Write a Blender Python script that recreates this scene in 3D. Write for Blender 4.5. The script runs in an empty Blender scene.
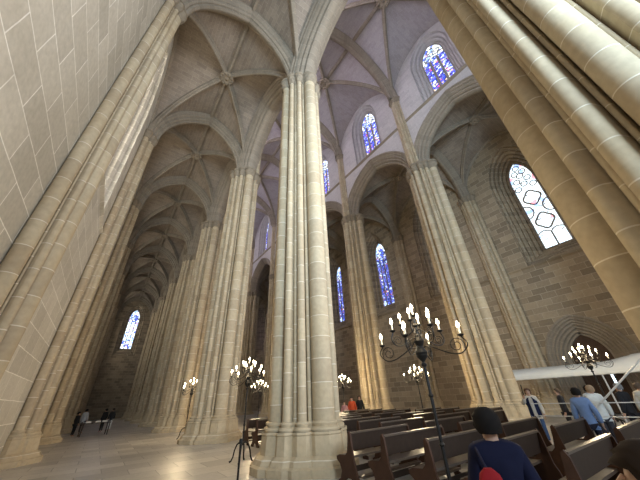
import bpy, bmesh, math, random
from mathutils import Vector, Matrix
S = bpy.context.scene
COL = S.collection
PI = math.pi
rnd = random.Random(7)

# ------------------------------------------------------------------ camera
FPX, YAW, PITCH, ROLL, EYE = 265.55, 0.6449, 0.535, -0.0525, 1.6
_fw = Vector((math.sin(YAW) * math.cos(PITCH), math.cos(YAW) * math.cos(PITCH), math.sin(PITCH)))
_rt = Vector((math.cos(YAW), -math.sin(YAW), 0))
_up = _rt.cross(_fw)
_r = _rt * math.cos(ROLL) + _up * math.sin(ROLL)
_u = -_rt * math.sin(ROLL) + _up * math.cos(ROLL)
cd = bpy.data.cameras.new('camera')
cam = bpy.data.objects.new('camera', cd)
COL.objects.link(cam)
cd.sensor_fit = 'HORIZONTAL'
cd.sensor_width = 36
cd.lens = FPX / 640 * 36
cd.clip_start = 0.02
cd.clip_end = 500
cam.matrix_world = Matrix(((_r.x, _u.x, -_fw.x, 0), (_r.y, _u.y, -_fw.y, 0), (_r.z, _u.z, -_fw.z, EYE), (0, 0, 0, 1)))
S.camera = cam

# ------------------------------------------------------------------ light and exposure
S.view_settings.view_transform = 'Standard'
S.view_settings.look = 'None'
S.view_settings.gamma = 1
S.view_settings.use_curve_mapping = False
S.view_settings.exposure = 0.16
S.cycles.max_bounces = 12
S.cycles.diffuse_bounces = 6
S.cycles.sample_clamp_indirect = 6
W = bpy.data.worlds.new('sky')
S.world = W
W.use_nodes = True
W.node_tree.nodes['Background'].inputs[0].default_value = (0.86, 0.92, 1.0, 1)
W.node_tree.nodes['Background'].inputs[1].default_value = 0.36
GLASS_SEEN = 1.5        # stained glass in view
GLASS_AISLE = 8.0       # clear daylight glass of the left aisle
GLASS_CLERE = 14.0       # clerestory on the near side of the nave
CANDLE_W = 75.0


def area_light(name, loc, target, sx, sy, power, colour, spread=180):
    ld = bpy.data.lights.new(name, 'AREA')
    ld.shape = 'RECTANGLE'
    ld.spread = math.radians(spread)
    ld.size, ld.size_y, ld.energy, ld.color = sx, sy, power, colour
    o = bpy.data.objects.new(name, ld)
    COL.objects.link(o)
    o.location = loc
    o.rotation_euler = (Vector(target) - Vector(loc)).to_track_quat('-Z', 'Y').to_euler()
    return o


# added lamp out of view behind the camera, brightens the left wall
area_light('left_wall_fill', (13, -11, 9), (-2.3, 5.5, 14), 8, 10, 1900, (0.95, 0.95, 1.0), 95)
area_light('near_pier_cool_fill', (-0.6, -8.5, 9), (4.8, 0, 11), 4, 9, 1700, (0.62, 0.81, 1.0), 100)  # added cool lamp standing in for unseen aisle windows, brightens the near pier

# ------------------------------------------------------------------ dimensions of the church
XA, Y0, B, XF = 5.1, 8.0, 8.78, 17.13      # near arcade, first pier, bay, far arcade
XWL, XWR = -2.3, 24.53                     # aisle walls
HC, HN = 17.9, 27.0                        # springing of aisles, of nave
HA_RISE, HN_RISE = 4.9, 5.0
YE = Y0 + 7 * B                            # end wall
YB = Y0 - B
XN = (XA + XF) / 2


# ------------------------------------------------------------------ materials
def mat(name):
    m = bpy.data.materials.new(name)
    m.use_nodes = True
    return m, m.node_tree.nodes, m.node_tree.links, m.node_tree.nodes['Principled BSDF']


def plain(name, col, rough=0.6, metal=0.0, noise=0.0, scale=20.0, emis=None, es=0):
    m, n, l, b = mat(name)
    b.inputs['Roughness'].default_value = rough
    b.inputs['Metallic'].default_value = metal
    b.inputs['Specular IOR Level'].default_value = 0.5 if (metal or rough < 0.4) else 0.2
    b.inputs['Base Color'].default_value = (*col, 1)
    if noise:
        tc = n.new('ShaderNodeTexCoord')
        nz = n.new('ShaderNodeTexNoise')
        nz.inputs['Scale'].default_value = scale
        nz.inputs['Detail'].default_value = 4
        l.new(tc.outputs['Object'], nz.inputs['Vector'])
        mx = n.new('ShaderNodeMix')
        mx.data_type = 'RGBA'
        mx.inputs[6].default_value = (*[c * (1 - noise) for c in col], 1)
        mx.inputs[7].default_value = (*[min(1, c * (1 + noise)) for c in col], 1)
        l.new(nz.outputs['Fac'], mx.inputs[0])
        l.new(mx.outputs[2], b.inputs['Base Color'])
    if emis:
        b.inputs['Emission Color'].default_value = (*emis, 1)
        b.inputs['Emission Strength'].default_value = es
    return m


def stone(name, c1, c2, mortar, bw, bh, ms=0.012, off=0.5, rough=0.85, stain=0.35, stain_col=(0.25, 0.19, 0.12), bump=0.35):
    """Coursed stone laid out in the UV map (metres)."""
    m, n, l, b = mat(name)
    b.inputs['Roughness'].default_value = rough
    uv = n.new('ShaderNodeUVMap')
    br = n.new('ShaderNodeTexBrick')
    br.offset = off
    br.inputs['Scale'].default_value = 1
    br.inputs['Brick Width'].default_value = bw
    br.inputs['Row Height'].default_value = bh
    br.inputs['Mortar Size'].default_value = ms
    br.inputs['Mortar Smooth'].default_value = 0.3
    br.inputs['Bias'].default_value = 0.0
    br.inputs['Color1'].default_value = (*c1, 1)
    br.inputs['Color2'].default_value = (*c2, 1)
    br.inputs['Mortar'].default_value = (*mortar, 1)
    # slightly wandering joints
    nzw = n.new('ShaderNodeTexNoise')
    nzw.inputs['Scale'].default_value = 1.7
    l.new(uv.outputs[0], nzw.inputs['Vector'])
    mw = n.new('ShaderNodeVectorMath')
    mw.operation = 'SCALE'
    mw.inputs['Scale'].default_value = 0.03
    l.new(nzw.outputs['Color'], mw.inputs[0])
    ad = n.new('ShaderNodeVectorMath')
    l.new(uv.outputs[0], ad.inputs[0])
    l.new(mw.outputs[0], ad.inputs[1])
    l.new(ad.outputs[0], br.inputs['Vector'])
    tc = n.new('ShaderNodeTexCoord')
    nz = n.new('ShaderNodeTexNoise')
    nz.inputs['Scale'].default_value = 0.55
    nz.inputs['Detail'].default_value = 6
    nz.inputs['Roughness'].default_value = 0.65
    l.new(tc.outputs['Object'], nz.inputs['Vector'])
    cr = n.new('ShaderNodeMapRange')
    cr.inputs['From Min'].default_value = 0.45
    cr.inputs['From Max'].default_value = 0.75
    cr.inputs['To Max'].default_value = stain
    l.new(nz.outputs['Fac'], cr.inputs[0])
    mx = n.new('ShaderNodeMix')
    mx.data_type = 'RGBA'
    l.new(cr.outputs[0], mx.inputs[0])
    l.new(br.outputs['Color'], mx.inputs[6])
    mx.inputs[7].default_value = (*stain_col, 1)
    nf = n.new('ShaderNodeTexNoise')
    nf.inputs['Scale'].default_value = 9
    nf.inputs['Detail'].default_value = 5
    l.new(tc.outputs['Object'], nf.inputs['Vector'])
    mr = n.new('ShaderNodeMapRange')
    mr.inputs['To Min'].default_value = 0.78
    mr.inputs['To Max'].default_value = 1.2
    l.new(nf.outputs['Fac'], mr.inputs[0])
    mm = n.new('ShaderNodeVectorMath')
    mm.operation = 'SCALE'
    l.new(mx.outputs[2], mm.inputs[0])
    l.new(mr.outputs[0], mm.inputs['Scale'])
    l.new(mm.outputs[0], b.inputs['Base Color'])
    bp = n.new('ShaderNodeBump')
    bp.inputs['Strength'].default_value = bump
    bp.inputs['Distance'].default_value = 0.015
    ma = n.new('ShaderNodeMath')
    ma.operation = 'MULTIPLY_ADD'
    ma.inputs[1].default_value = 0.5
    l.new(nf.outputs['Fac'], ma.inputs[0])
    l.new(br.outputs['Fac'], ma.inputs[2])
    l.new(ma.outputs[0], bp.inputs['Height'])
    l.new(bp.outputs[0], b.inputs['Normal'])
    return m


M = {}
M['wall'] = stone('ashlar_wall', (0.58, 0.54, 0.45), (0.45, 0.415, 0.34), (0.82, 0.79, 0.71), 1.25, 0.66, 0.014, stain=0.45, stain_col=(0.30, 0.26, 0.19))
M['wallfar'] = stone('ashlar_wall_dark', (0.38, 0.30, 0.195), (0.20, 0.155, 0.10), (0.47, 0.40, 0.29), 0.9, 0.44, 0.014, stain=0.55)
M['nave'] = stone('ashlar_nave', (0.50, 0.46, 0.43), (0.43, 0.395, 0.37), (0.56, 0.53, 0.50), 0.9, 0.42, 0.010, stain=0.2, stain_col=(0.33, 0.28, 0.24))
M['pier'] = stone('pier_stone', (0.49, 0.405, 0.27), (0.385, 0.31, 0.205), (0.67, 0.60, 0.465), 1.0, 0.62, 0.011, off=0.0, stain=0.5, stain_col=(0.38, 0.265, 0.13))
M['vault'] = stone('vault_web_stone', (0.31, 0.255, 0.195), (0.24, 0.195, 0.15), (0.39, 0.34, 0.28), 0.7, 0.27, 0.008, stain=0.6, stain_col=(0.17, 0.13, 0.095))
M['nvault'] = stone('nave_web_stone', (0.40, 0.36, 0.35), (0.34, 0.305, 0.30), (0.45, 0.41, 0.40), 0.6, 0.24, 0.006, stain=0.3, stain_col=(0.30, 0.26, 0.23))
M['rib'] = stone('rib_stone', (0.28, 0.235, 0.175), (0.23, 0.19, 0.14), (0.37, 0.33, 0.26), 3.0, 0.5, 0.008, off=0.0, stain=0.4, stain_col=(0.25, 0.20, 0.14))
M['carve'] = plain('carved_stone', (0.26, 0.215, 0.155), 0.9, noise=0.3, scale=6)
M['floor'] = stone('floor_flags', (0.58, 0.54, 0.48), (0.36, 0.33, 0.295), (0.20, 0.18, 0.155), 1.25, 0.85, 0.012, rough=0.36, stain=0.5, stain_col=(0.42, 0.38, 0.31), bump=0.15)
M['wood'] = plain('dark_pew_wood', (0.034, 0.023, 0.017), 0.48, noise=0.35, scale=9)
M['seatwood'] = plain('lit_top_wood', (0.10, 0.078, 0.060), 0.30, noise=0.25, scale=9)  # lighter copy of the pew wood, light on the flat tops put into colour
M['endwood'] = plain('red_brown_pew_end_wood', (0.055, 0.028, 0.018), 0.5, noise=0.3, scale=7)
M['door'] = plain('door_wood', (0.075, 0.045, 0.028), 0.6, noise=0.35, scale=5)
M['iron'] = plain('wrought_iron', (0.022, 0.021, 0.020), 0.45, metal=0.6)
M['wax'] = plain('candle_wax', (0.85, 0.80, 0.66), 0.5, emis=(1.0, 0.80, 0.45), es=0.35)  # wax glows on its own, the shine of the lit candle put into it
M['flame'] = plain('candle_flame', (1, 0.9, 0.7), 0.5, emis=(1.0, 0.86, 0.58), es=22)
M['lead'] = plain('window_tracery_stone', (0.30, 0.27, 0.24), 0.8, noise=0.2)
M['tent'] = plain('white_tent_fabric', (0.80, 0.80, 0.74), 0.7, noise=0.06, scale=3)
M['pole'] = plain('pale_metal_pole', (0.62, 0.61, 0.58), 0.4, metal=0.3)
M['black'] = plain('black_metal', (0.012, 0.012, 0.013), 0.4)
M['skin'] = plain('skin', (0.50, 0.31, 0.22), 0.55)
M['gap'] = plain('daylight_gap', (1, 1, 1), 0.5, emis=(0.72, 0.9, 1.0), es=2.2)
M['eye'] = plain('eye_dark', (0.02, 0.015, 0.012), 0.3)
M['lip'] = plain('lip', (0.36, 0.15, 0.12), 0.5)
M['paper'] = plain('paper', (0.75, 0.72, 0.66), 0.7)


def stained(name, stops, strength, scale=8.0, lead=0.05, seed=0.0):
    """Leaded glass lit by daylight behind it: coloured pieces between dark leads."""
    m, n, l, b = mat(name)
    b.inputs['Base Color'].default_value = (0.02, 0.02, 0.03, 1)
    b.inputs['Roughness'].default_value = 0.25
    uv = n.new('ShaderNodeUVMap')
    mp = n.new('ShaderNodeMapping')
    mp.inputs['Location'].default_value = (seed, seed * 1.7, 0)
    l.new(uv.outputs[0], mp.inputs[0])
    vo = n.new('ShaderNodeTexVoronoi')
    vo.inputs['Scale'].default_value = scale
    vd = n.new('ShaderNodeTexVoronoi')
    vd.feature = 'DISTANCE_TO_EDGE'
    vd.inputs['Scale'].default_value = scale
    l.new(mp.outputs[0], vo.inputs['Vector'])
    l.new(mp.outputs[0], vd.inputs['Vector'])
    sp = n.new('ShaderNodeSeparateColor')
    l.new(vo.outputs['Color'], sp.inputs[0])
    cr = n.new('ShaderNodeValToRGB')
    cr.color_ramp.interpolation = 'CONSTANT'
    el = cr.color_ramp.elements
    el[0].position = 0
    el[0].color = (*stops[0][1], 1)
    el[1].position = stops[1][0]
    el[1].color = (*stops[1][1], 1)
    for p, c in stops[2:]:
        e = el.new(p)
        e.color = (*c, 1)
    l.new(sp.outputs[0], cr.inputs[0])
    gt = n.new('ShaderNodeMath')
    gt.operation = 'GREATER_THAN'
    gt.inputs[1].default_value = lead
    l.new(vd.outputs['Distance'], gt.inputs[0])
    ml = n.new('ShaderNodeMath')
    ml.operation = 'MULTIPLY'
    ml.inputs[1].default_value = strength
    l.new(gt.outputs[0], ml.inputs[0])
    l.new(cr.outputs[0], b.inputs['Emission Color'])
    l.new(ml.outputs[0], b.inputs['Emission Strength'])
    return m


BLUE = [(0, (0.05, 0.09, 0.75)), (0.28, (0.16, 0.13, 0.70)), (0.45, (0.02, 0.03, 0.25)), (0.58, (0.75, 0.85, 1.0)),
        (0.76, (0.30, 0.40, 0.95)), (0.86, (0.65, 0.12, 0.30)), (0.92, (0.85, 0.62, 0.35))]
DEEP = [(0, (0.06, 0.08, 0.50)), (0.35, (0.10, 0.16, 0.70)), (0.55, (0.02, 0.03, 0.16)), (0.68, (0.55, 0.72, 1.0)),
        (0.82, (0.22, 0.22, 0.62)), (0.90, (0.45, 0.14, 0.25)), (0.95, (0.8, 0.85, 0.9))]
PALE = [(0, (0.85, 0.95, 1.0)), (0.62, (0.35, 0.55, 1.0)), (0.76, (0.08, 0.14, 0.75)), (0.86, (0.95, 0.98, 1.0)), (0.95, (0.5, 0.3, 0.6))]
WHITE = [(0, (0.82, 0.95, 1.0)), (0.5, (0.70, 0.88, 1.0)), (0.90, (0.30, 0.45, 0.9)), (0.96, (0.8, 0.3, 0.35))]
M['g_clere'] = stained('clerestory_stained_glass', BLUE, GLASS_SEEN * 1.25, 5.0, 0.05)
M['g_aisle'] = stained('aisle_stained_glass', DEEP, GLASS_SEEN * 1.1, 5.0, 0.05, 3.1)
M['g_pale'] = stained('pale_stained_glass', PALE, GLASS_SEEN * 1.5, 3.0, 0.03, 1.3)
M['g_white'] = stained('white_medallion_glass', WHITE, GLASS_SEEN * 1.4, 3.2, 0.02, 5.2)
M['g_clear'] = stained('clear_glass', [(0, (1.0, 0.94, 0.84)), (0.5, (1.0, 0.92, 0.80))], GLASS_AISLE, 5.0, 0.02)
M['g_lilac'] = stained('lilac_glass', [(0, (0.78, 0.74, 1.0)), (0.5, (0.86, 0.82, 1.0))], GLASS_CLERE, 5.0, 0.02)


# ------------------------------------------------------------------ mesh builder
class MB:
    def __init__(s):
        s.v, s.f, s.t = [], [], []

    def vert(s, p):
        s.v.append((p[0], p[1], p[2]))
        return len(s.v) - 1

    def face(s, idx, uv=None):
        s.f.append(tuple(idx))
        s.t.append(uv if uv else [(0, 0)] * len(idx))

    def poly(s, pts, uv=None):
        s.face([s.vert(p) for p in pts], uv)

    def grid(s, rows, uvs=None, cu=False, cv=False):
        """rows: list of equally long point lists; faces between neighbours."""
        nr, nc = len(rows), len(rows[0])
        ix = [[s.vert(p) for p in r] for r in rows]
        for i in range(nr if cv else nr - 1):
            for j in range(nc if cu else nc - 1):
                a, b2 = i, (i + 1) % nr
                c, d = j, (j + 1) % nc
                q = [ix[a][c], ix[a][d], ix[b2][d], ix[b2][c]]
                if uvs:
                    if d == 0 or b2 == 0:
                        u0 = uvs[a][c]
                        t = [u0] * 4
                    else:
                        t = [uvs[a][c], uvs[a][d], uvs[b2][d], uvs[b2][c]]
                else:
                    t = None
                s.face(q, t)
        return ix

    def box(s, c, h, rot=None):
        P = []
        for z in (-1, 1):
            for y in (-1, 1):
                for x in (-1, 1):
                    p = Vector((x * h[0], y * h[1], z * h[2]))
                    if rot:
                        p = rot @ p
                    P.append(s.vert(p + Vector(c)))
        for q in ((0, 2, 3, 1), (4, 5, 7, 6), (0, 1, 5, 4), (2, 6, 7, 3), (0, 4, 6, 2), (1, 3, 7, 5)):
            s.face([P[i] for i in q])

    def tube(s, path, r, n=8, cap=True):
        path = [Vector(p) for p in path]
        rr = r if isinstance(r, (list, tuple)) else [r] * len(path)
        T0 = (path[1] - path[0]).normalized()
        N = T0.orthogonal().normalized()
        rows = []
        for i, p in enumerate(path):
            a, b2 = path[max(0, i - 1)], path[min(len(path) - 1, i + 1)]
            T = (b2 - a).normalized()
            N = (N - T * N.dot(T))
            N = N.normalized() if N.length > 1e-6 else T.orthogonal().normalized()
            Bn = T.cross(N)
            rows.append([p + (N * math.cos(2 * PI * k / n) + Bn * math.sin(2 * PI * k / n)) * rr[i] for k in range(n)])
        ix = s.grid(rows, cu=True)
        if cap:
            s.face(list(reversed(ix[0])))
            s.face(ix[-1])

    def lathe(s, prof, n=16, c=(0, 0, 0)):
        rows = [[(c[0] + r * math.cos(2 * PI * k / n), c[1] + r * math.sin(2 * PI * k / n), c[2] + z) for k in range(n)] for r, z in prof]
        s.grid(rows, cu=True)

    def ball(s, c, r, n=10, m=6):
        rr = r if isinstance(r, (list, tuple)) else (r, r, r)
        rows = []
        for i in range(m + 1):
            a = -PI / 2 + PI * i / m
            a = max(-PI / 2 + 0.02, min(PI / 2 - 0.02, a))
            rows.append([(c[0] + rr[0] * math.cos(a) * math.cos(2 * PI * k / n), c[1] + rr[1] * math.cos(a) * math.sin(2 * PI * k / n), c[2] + rr[2] * math.sin(a)) for k in range(n)])
        ix = s.grid(rows, cu=True)
        s.face(list(reversed(ix[0])))
        s.face(ix[-1])

    def mesh(s, name, m, smooth=True, angle=0.6, fix=True):
        me = bpy.data.meshes.new(name)
        me.from_pydata(s.v, [], s.f)
        ul = me.uv_layers.new(name='UVMap')
        flat = []
        for t in s.t:
            for q in t:
                flat.extend((q[0], q[1]))
        ul.data.foreach_set('uv', flat)
        if fix:
            bm = bmesh.new()
            bm.from_mesh(me)
            bmesh.ops.remove_doubles(bm, verts=bm.verts, dist=1e-5)
            bmesh.ops.recalc_face_normals(bm, faces=bm.faces)
            bm.to_mesh(me)
            bm.free()
        for mm in (m if isinstance(m, list) else [m]):
            me.materials.append(mm)
        if smooth:
            me.polygons.foreach_set('use_smooth', [True] * len(me.polygons))
            me.set_sharp_from_angle(angle=angle)
        me.update()
        return me

    def build(s, name, m, parent=None, smooth=True, angle=0.6, fix=True):
        return link(name, s.mesh(name, m, smooth, angle, fix), parent)


def link(name, data, parent=None, loc=None):
    o = bpy.data.objects.new(name, data)
    COL.objects.link(o)
    if parent:
        o.parent = parent
    if loc:
        o.location = loc
    return o


def tag(o, label, cat, group=None):
    o['label'] = label
    o['category'] = cat
    if group:
        o['group'] = group
    return o


def thing(name, label, cat, loc=(0, 0, 0), rz=0.0, group=None):
    o = bpy.data.objects.new(name, None)
    o.empty_display_size = 0.1
    COL.objects.link(o)
    o.location = loc
    o.rotation_euler = (0, 0, rz)
    return tag(o, label, cat, group)


def struct(name, data=None, parent=None, loc=None):
    o = link(name, data, parent, loc)
    o['kind'] = 'structure'
    return o


def kids(o):
    return [c for c in ALLCH.get(o.name, [])]


ALLCH = {}


def copy_tree(o, parent=None):
    c = o.copy()
    COL.objects.link(c)
    if parent:
        c.parent = parent
    for ch in list(o.children):
        copy_tree(ch, c)
    return c


def dup(src, loc, rz, label, group=None):
    o = copy_tree(src)
    o.location = loc
    o.rotation_euler = (0, 0, rz)
    o['label'] = label
    if group:
        o['group'] = group
    return o


# ------------------------------------------------------------------ gothic curves
AC = 0.35
AR = 1 + AC
PHM = math.acos(AC / AR)


def parch(t):
    t = min(1.0, abs(t))
    return math.sqrt(max(0.0, AR * AR - (t + AC) ** 2)) / math.sqrt(AR * AR - AC * AC)


def arch_ts(n):
    """t from -1 to 1, finer towards the springing"""
    h = [AR * math.cos(PHM * i / n) - AC for i in range(n + 1)]
    h[0], h[-1] = 1.0, 0.0
    return [-t for t in h] + h[-2::-1]


def arch2d(sc, hw, zs, rise, n=10):
    return [(sc + hw * t, zs + rise * parch(t)) for t in arch_ts(n)]


def sweep_arch(mb, c, d, hw, zs, rise, prof, n=12, leg=0.0):
    """profile (inward-normal offset, sideways offset) swept along a pointed arch in the vertical plane through c along d"""
    pts = arch2d(0, hw, zs, rise, n)
    if leg:
        pts = [(-hw, zs - leg)] + pts + [(hw, zs - leg)]
    d = Vector((d[0], d[1], 0)).normalized()
    w = Vector((-d.y, d.x, 0))
    pl = [0]
    for a, b2 in zip(prof, prof[1:]):
        pl.append(pl[-1] + math.hypot(a[0] - b2[0], a[1] - b2[1]))
    rows, uvs = [], []
    L = 0
    for i, p in enumerate(pts):
        a, b2 = pts[max(0, i - 1)], pts[min(len(pts) - 1, i + 1)]
        tx, tz = b2[0] - a[0], b2[1] - a[1]
        q = math.hypot(tx, tz)
        nx, nz = -tz / q, tx / q       # outward
        if i:
            L += math.hypot(p[0] - pts[i - 1][0], p[1] - pts[i - 1][1])
        rows.append([Vector((c[0], c[1], 0)) + d * (p[0] + nx * o) + w * s + Vector((0, 0, p[1] + nz * o)) for o, s in prof])
        uvs.append([(1.5, L)] * len(prof))
    mb.grid(rows, uvs)


def mirror_prof(h):
    return h + [(o, -s) for o, s in reversed(h[:-1])]


RIB = mirror_prof([(0.05, -0.17), (-0.12, -0.17), (-0.17, -0.09), (-0.27, -0.10), (-0.34, -0.06), (-0.36, 0.0)])
TRANS = mirror_prof([(0.05, -0.50), (-0.18, -0.50), (-0.24, -0.42), (-0.32, -0.44), (-0.40, -0.36), (-0.42, -0.27), (-0.55, -0.29), (-0.62, -0.20), (-0.62, -0.12), (-0.74, -0.12), (-0.78, 0.0)])
ARCADE = mirror_prof([(0.16, -0.74), (0.16, -0.84), (0.04, -0.86), (-0.02, -0.76), (-0.14, -0.74), (-0.2, -0.62), (-0.30, -0.64), (-0.40, -0.54), (-0.40, -0.45), (-0.54, -0.45), (-0.62, -0.34), (-0.62, -0.24), (-0.76, -0.24), (-0.84, -0.12), (-0.85, 0.0)])
WALLRIB = [(0.05, 0.0), (0.05, 0.16), (-0.12, 0.16), (-0.2, 0.08), (-0.2, 0.0)]
DOORWAY = [(0.30, 0.0), (0.30, 0.14), (0.18, 0.18), (0.10, 0.10), (0.02, 0.10), (-0.06, 0.0), (-0.16, 0.02), (-0.22, -0.08), (-0.34, -0.06), (-0.42, -0.18), (-0.54, -0.16), (-0.60, -0.30), (-0.74, -0.28), (-0.80, -0.42), (-0.92, -0.42), (-0.95, -0.62)]


# ------------------------------------------------------------------ compound pier
def pier_shafts():
    """(angle, distance of the centre, radius) of every roll; fatter rolls under the arcade arches (+-y)"""
    sh = [(0, 0.94, 0.19), (180, 0.94, 0.19), (90, 0.98, 0.30), (270, 0.98, 0.30)]
    for sx in (1, -1):
        for sy in (1, -1):
            for a, R, r in ((27.5, 0.95, 0.125), (53.5, 0.95, 0.125), (15.6, 0.86, 0.036), (40.5, 0.86, 0.060), (66.6, 0.86, 0.056)):
                sh.append((math.degrees(math.atan2(sy * math.sin(math.radians(a)), sx * math.cos(math.radians(a)))), R, r))
    return sh


RESP = [(0, 0.76, 0.34), (36, 0.88, 0.13), (-36, 0.88, 0.13), (27.5, 0.78, 0.04), (-27.5, 0.78, 0.04), (70, 0.86, 0.24), (-70, 0.86, 0.24), (48.5, 0.8, 0.04), (-48.5, 0.8, 0.04)]


def ray_circle(th, a, R, r):
    d = math.radians(a) - th
    k = R * math.sin(d)
    if abs(k) > r or math.cos(d) < 0:
        return 0
    return R * math.cos(d) + math.sqrt(r * r - k * k)


def ray_octagon(th, a, R, r):
    """octagonal pedestal, one side facing out"""
    a = math.radians(a)
    cx, cy = R * math.cos(a), R * math.sin(a)
    dx, dy = math.cos(th), math.sin(th)
    lo, hi = -1e9, 1e9
    for k in range(8):
        nx, ny = math.cos(a + k * PI / 4), math.sin(a + k * PI / 4)
        num = r - ((-cx) * nx + (-cy) * ny)
        den = dx * nx + dy * ny
        if abs(den) < 1e-9:
            if num < 0:
                return 0
        elif den > 0:
            hi = min(hi, num / den)
        else:
            lo = max(lo, num / den)
    return hi if hi > max(lo, 0) else 0


PIER = pier_shafts()
SH = PIER
NTH = 480


def pier_outline(grow=0.0, octo=False, core=0.71, n=NTH):
    out, ids = [], []
    for i in range(n):
        th = 2 * PI * (i + 0.37) / n
        best, bi = core + grow, -1
        for k, (a, R, r) in enumerate(SH):
            if octo and r < 0.1:
                continue
            q = (ray_octagon if octo else ray_circle)(th, a, R, r + grow)
            if q > best:
                best, bi = q, k
        out.append((th, best))
        ids.append(bi)
    return out, ids


def pier_shaft_mesh(z0, z1, scale=1.0, rng=None, name='shaft', step=None):
    out, ids = pier_outline()
    mb = MB()
    pts = [(r * scale * math.cos(t), r * scale * math.sin(t)) for t, r in out]
    n = len(pts)
    W_ = 1.0
    for i in range(n):
        j = (i + 1) % n
        t = math.degrees(out[i][0])
        if rng and not rng(t):
            continue
        k = ids[i] if ids[i] == ids[j] else max(ids[i], ids[j])
        u = k * W_ + 0.5
        dv = (k * 0.37) % 0.62
        a = mb.vert((*pts[i], z0))
        b2 = mb.vert((*pts[j], z0))
        c = mb.vert((*pts[j], z1))
        d = mb.vert((*pts[i], z1))
        mb.face((a, b2, c, d), [(u, z0 + dv), (u, z0 + dv), (u, z1 + dv), (u, z1 + dv)])
    return mb.mesh(name, M['pier'], angle=0.45)


def outline_rows(levels, scale, rng, wob=0):
    """levels: (grow, z, octo, bump)"""
    rows = []
    for grow, z, octo, bp in levels:
        out, _ = pier_outline(grow / scale, octo)
        row = []
        for t, r in out:
            if rng and not rng(math.degrees(t)):
                continue
            rr = r * scale * (1 + bp * (0.5 + 0.5 * math.sin(t * 26 + z * 22)) * (0.6 + 0.4 * math.sin(t * 7)))
            row.append((rr * math.cos(t), rr * math.sin(t), z))
        rows.append(row)
    return rows


def pier_base_mesh(scale=1.0, rng=None):
    mb = MB()
    lv = [(0.40, 0, True, 0), (0.40, 0.16, True, 0), (0.33, 0.20, True, 0), (0.27, 0.32, True, 0), (0.17, 0.38, True, 0), (0.14, 0.78, True, 0),
          (0.16, 0.81, True, 0), (0.15, 0.86, True, 0)]
    rows = outline_rows(lv, scale, rng)
    uvs = [[(0.5 + 0.02 * 0, p[2] + 0.3)] * len(r) for r in rows for p in r[:1]]
    mb.grid(rows, uvs, cu=rng is None)
    lv = [(0.10, 0.86, False, 0), (0.11, 0.90, False, 0), (0.09, 0.94, False, 0), (0.035, 0.965, False, 0), (0.05, 1.0, False, 0), (0.06, 1.03, False, 0), (0.04, 1.06, False, 0), (0.0, 1.08, False, 0)]
    rows = outline_rows(lv, scale, rng)
    uvs = [[(0.5, 0.3)] * len(r) for r in rows]
    mb.grid(rows, uvs, cu=rng is None)
    return mb.mesh('base', M['pier'], angle=0.4)


def pier_capital_mesh(z, scale=1.0, rng=None, h=0.75):
    mb = MB()
    lv = [(0.0, z - h, False, 0), (0.05, z - h + 0.03, False, 0), (0.05, z - h + 0.08, False, 0), (0.01, z - h + 0.10, False, 0),
          (0.04, z - h + 0.2, False, 0.10), (0.10, z - h + 0.3, False, 0.03), (0.06, z - h + 0.38, False, 0.10), (0.13, z - h + 0.5, False, 0.04), (0.10, z - h + 0.56, False, 0.0),
          (0.17, z - h + 0.58, False, 0), (0.17, z - 0.03, False, 0), (0.1, z, False, 0)]
    rows = outline_rows(lv, scale, rng)
    mb.grid(rows, None, cu=rng is None)
    return mb.mesh('capital', M['carve'], angle=0.5)


me_base = pier_base_mesh()
me_shaft = pier_shaft_mesh(1.08, HC - 0.7)
me_cap = pier_capital_mesh(HC)


def pier(x, y, label):
    t = thing('compound_pier', label, 'pillar', (x, y, 0), 0, 'stone piers of the nave arcades')
    link('base', me_base, t)
    link('shaft', me_shaft, t)
    link('capital', me_cap, t)
    return t


ORD = ['first', 'second', 'third', 'fourth', 'fifth', 'sixth', 'seventh', 'eighth']
pier(XA, Y0, 'big clustered stone pier standing free in the middle of the photo')
pier(XA, Y0 - B, 'huge pale clustered pier slanting across the upper right corner')
for k in range(1, 7):
    pier(XA, Y0 + k * B, ('clustered pier just left of and behind the big middle pier, candelabrum beside it' if k == 1 else
                          'clustered pier of the left row, %s one behind the big middle pier' % ORD[k - 1]))
FL = {-1: 'far arcade pier hidden mostly behind the huge pale pier at the upper right',
      0: 'large clustered pier across the nave, right of the big lit candelabrum',
      1: 'tall narrow pier across the nave, just right of the big middle pier'}
for k in range(-1, 7):
    pier(XF, Y0 + k * B, FL.get(k, 'pier of the far arcade, %s one beyond the tall narrow pier' % (ORD[k - 2] if k > 1 else '')))

# ------------------------------------------------------------------ floor
mb = MB()
for x0, x1 in ((XWL - 2.2, XWR + 3),):
    mb.poly([(x0, YB - 9, 0), (x1, YB - 9, 0), (x1, YE + 1, 0), (x0, YE + 1, 0)], [(x0, YB - 9), (x1, YB - 9), (x1, YE + 1), (x0, YE + 1)])
struct('floor', mb.mesh('floor', M['floor'], smooth=False))


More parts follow.
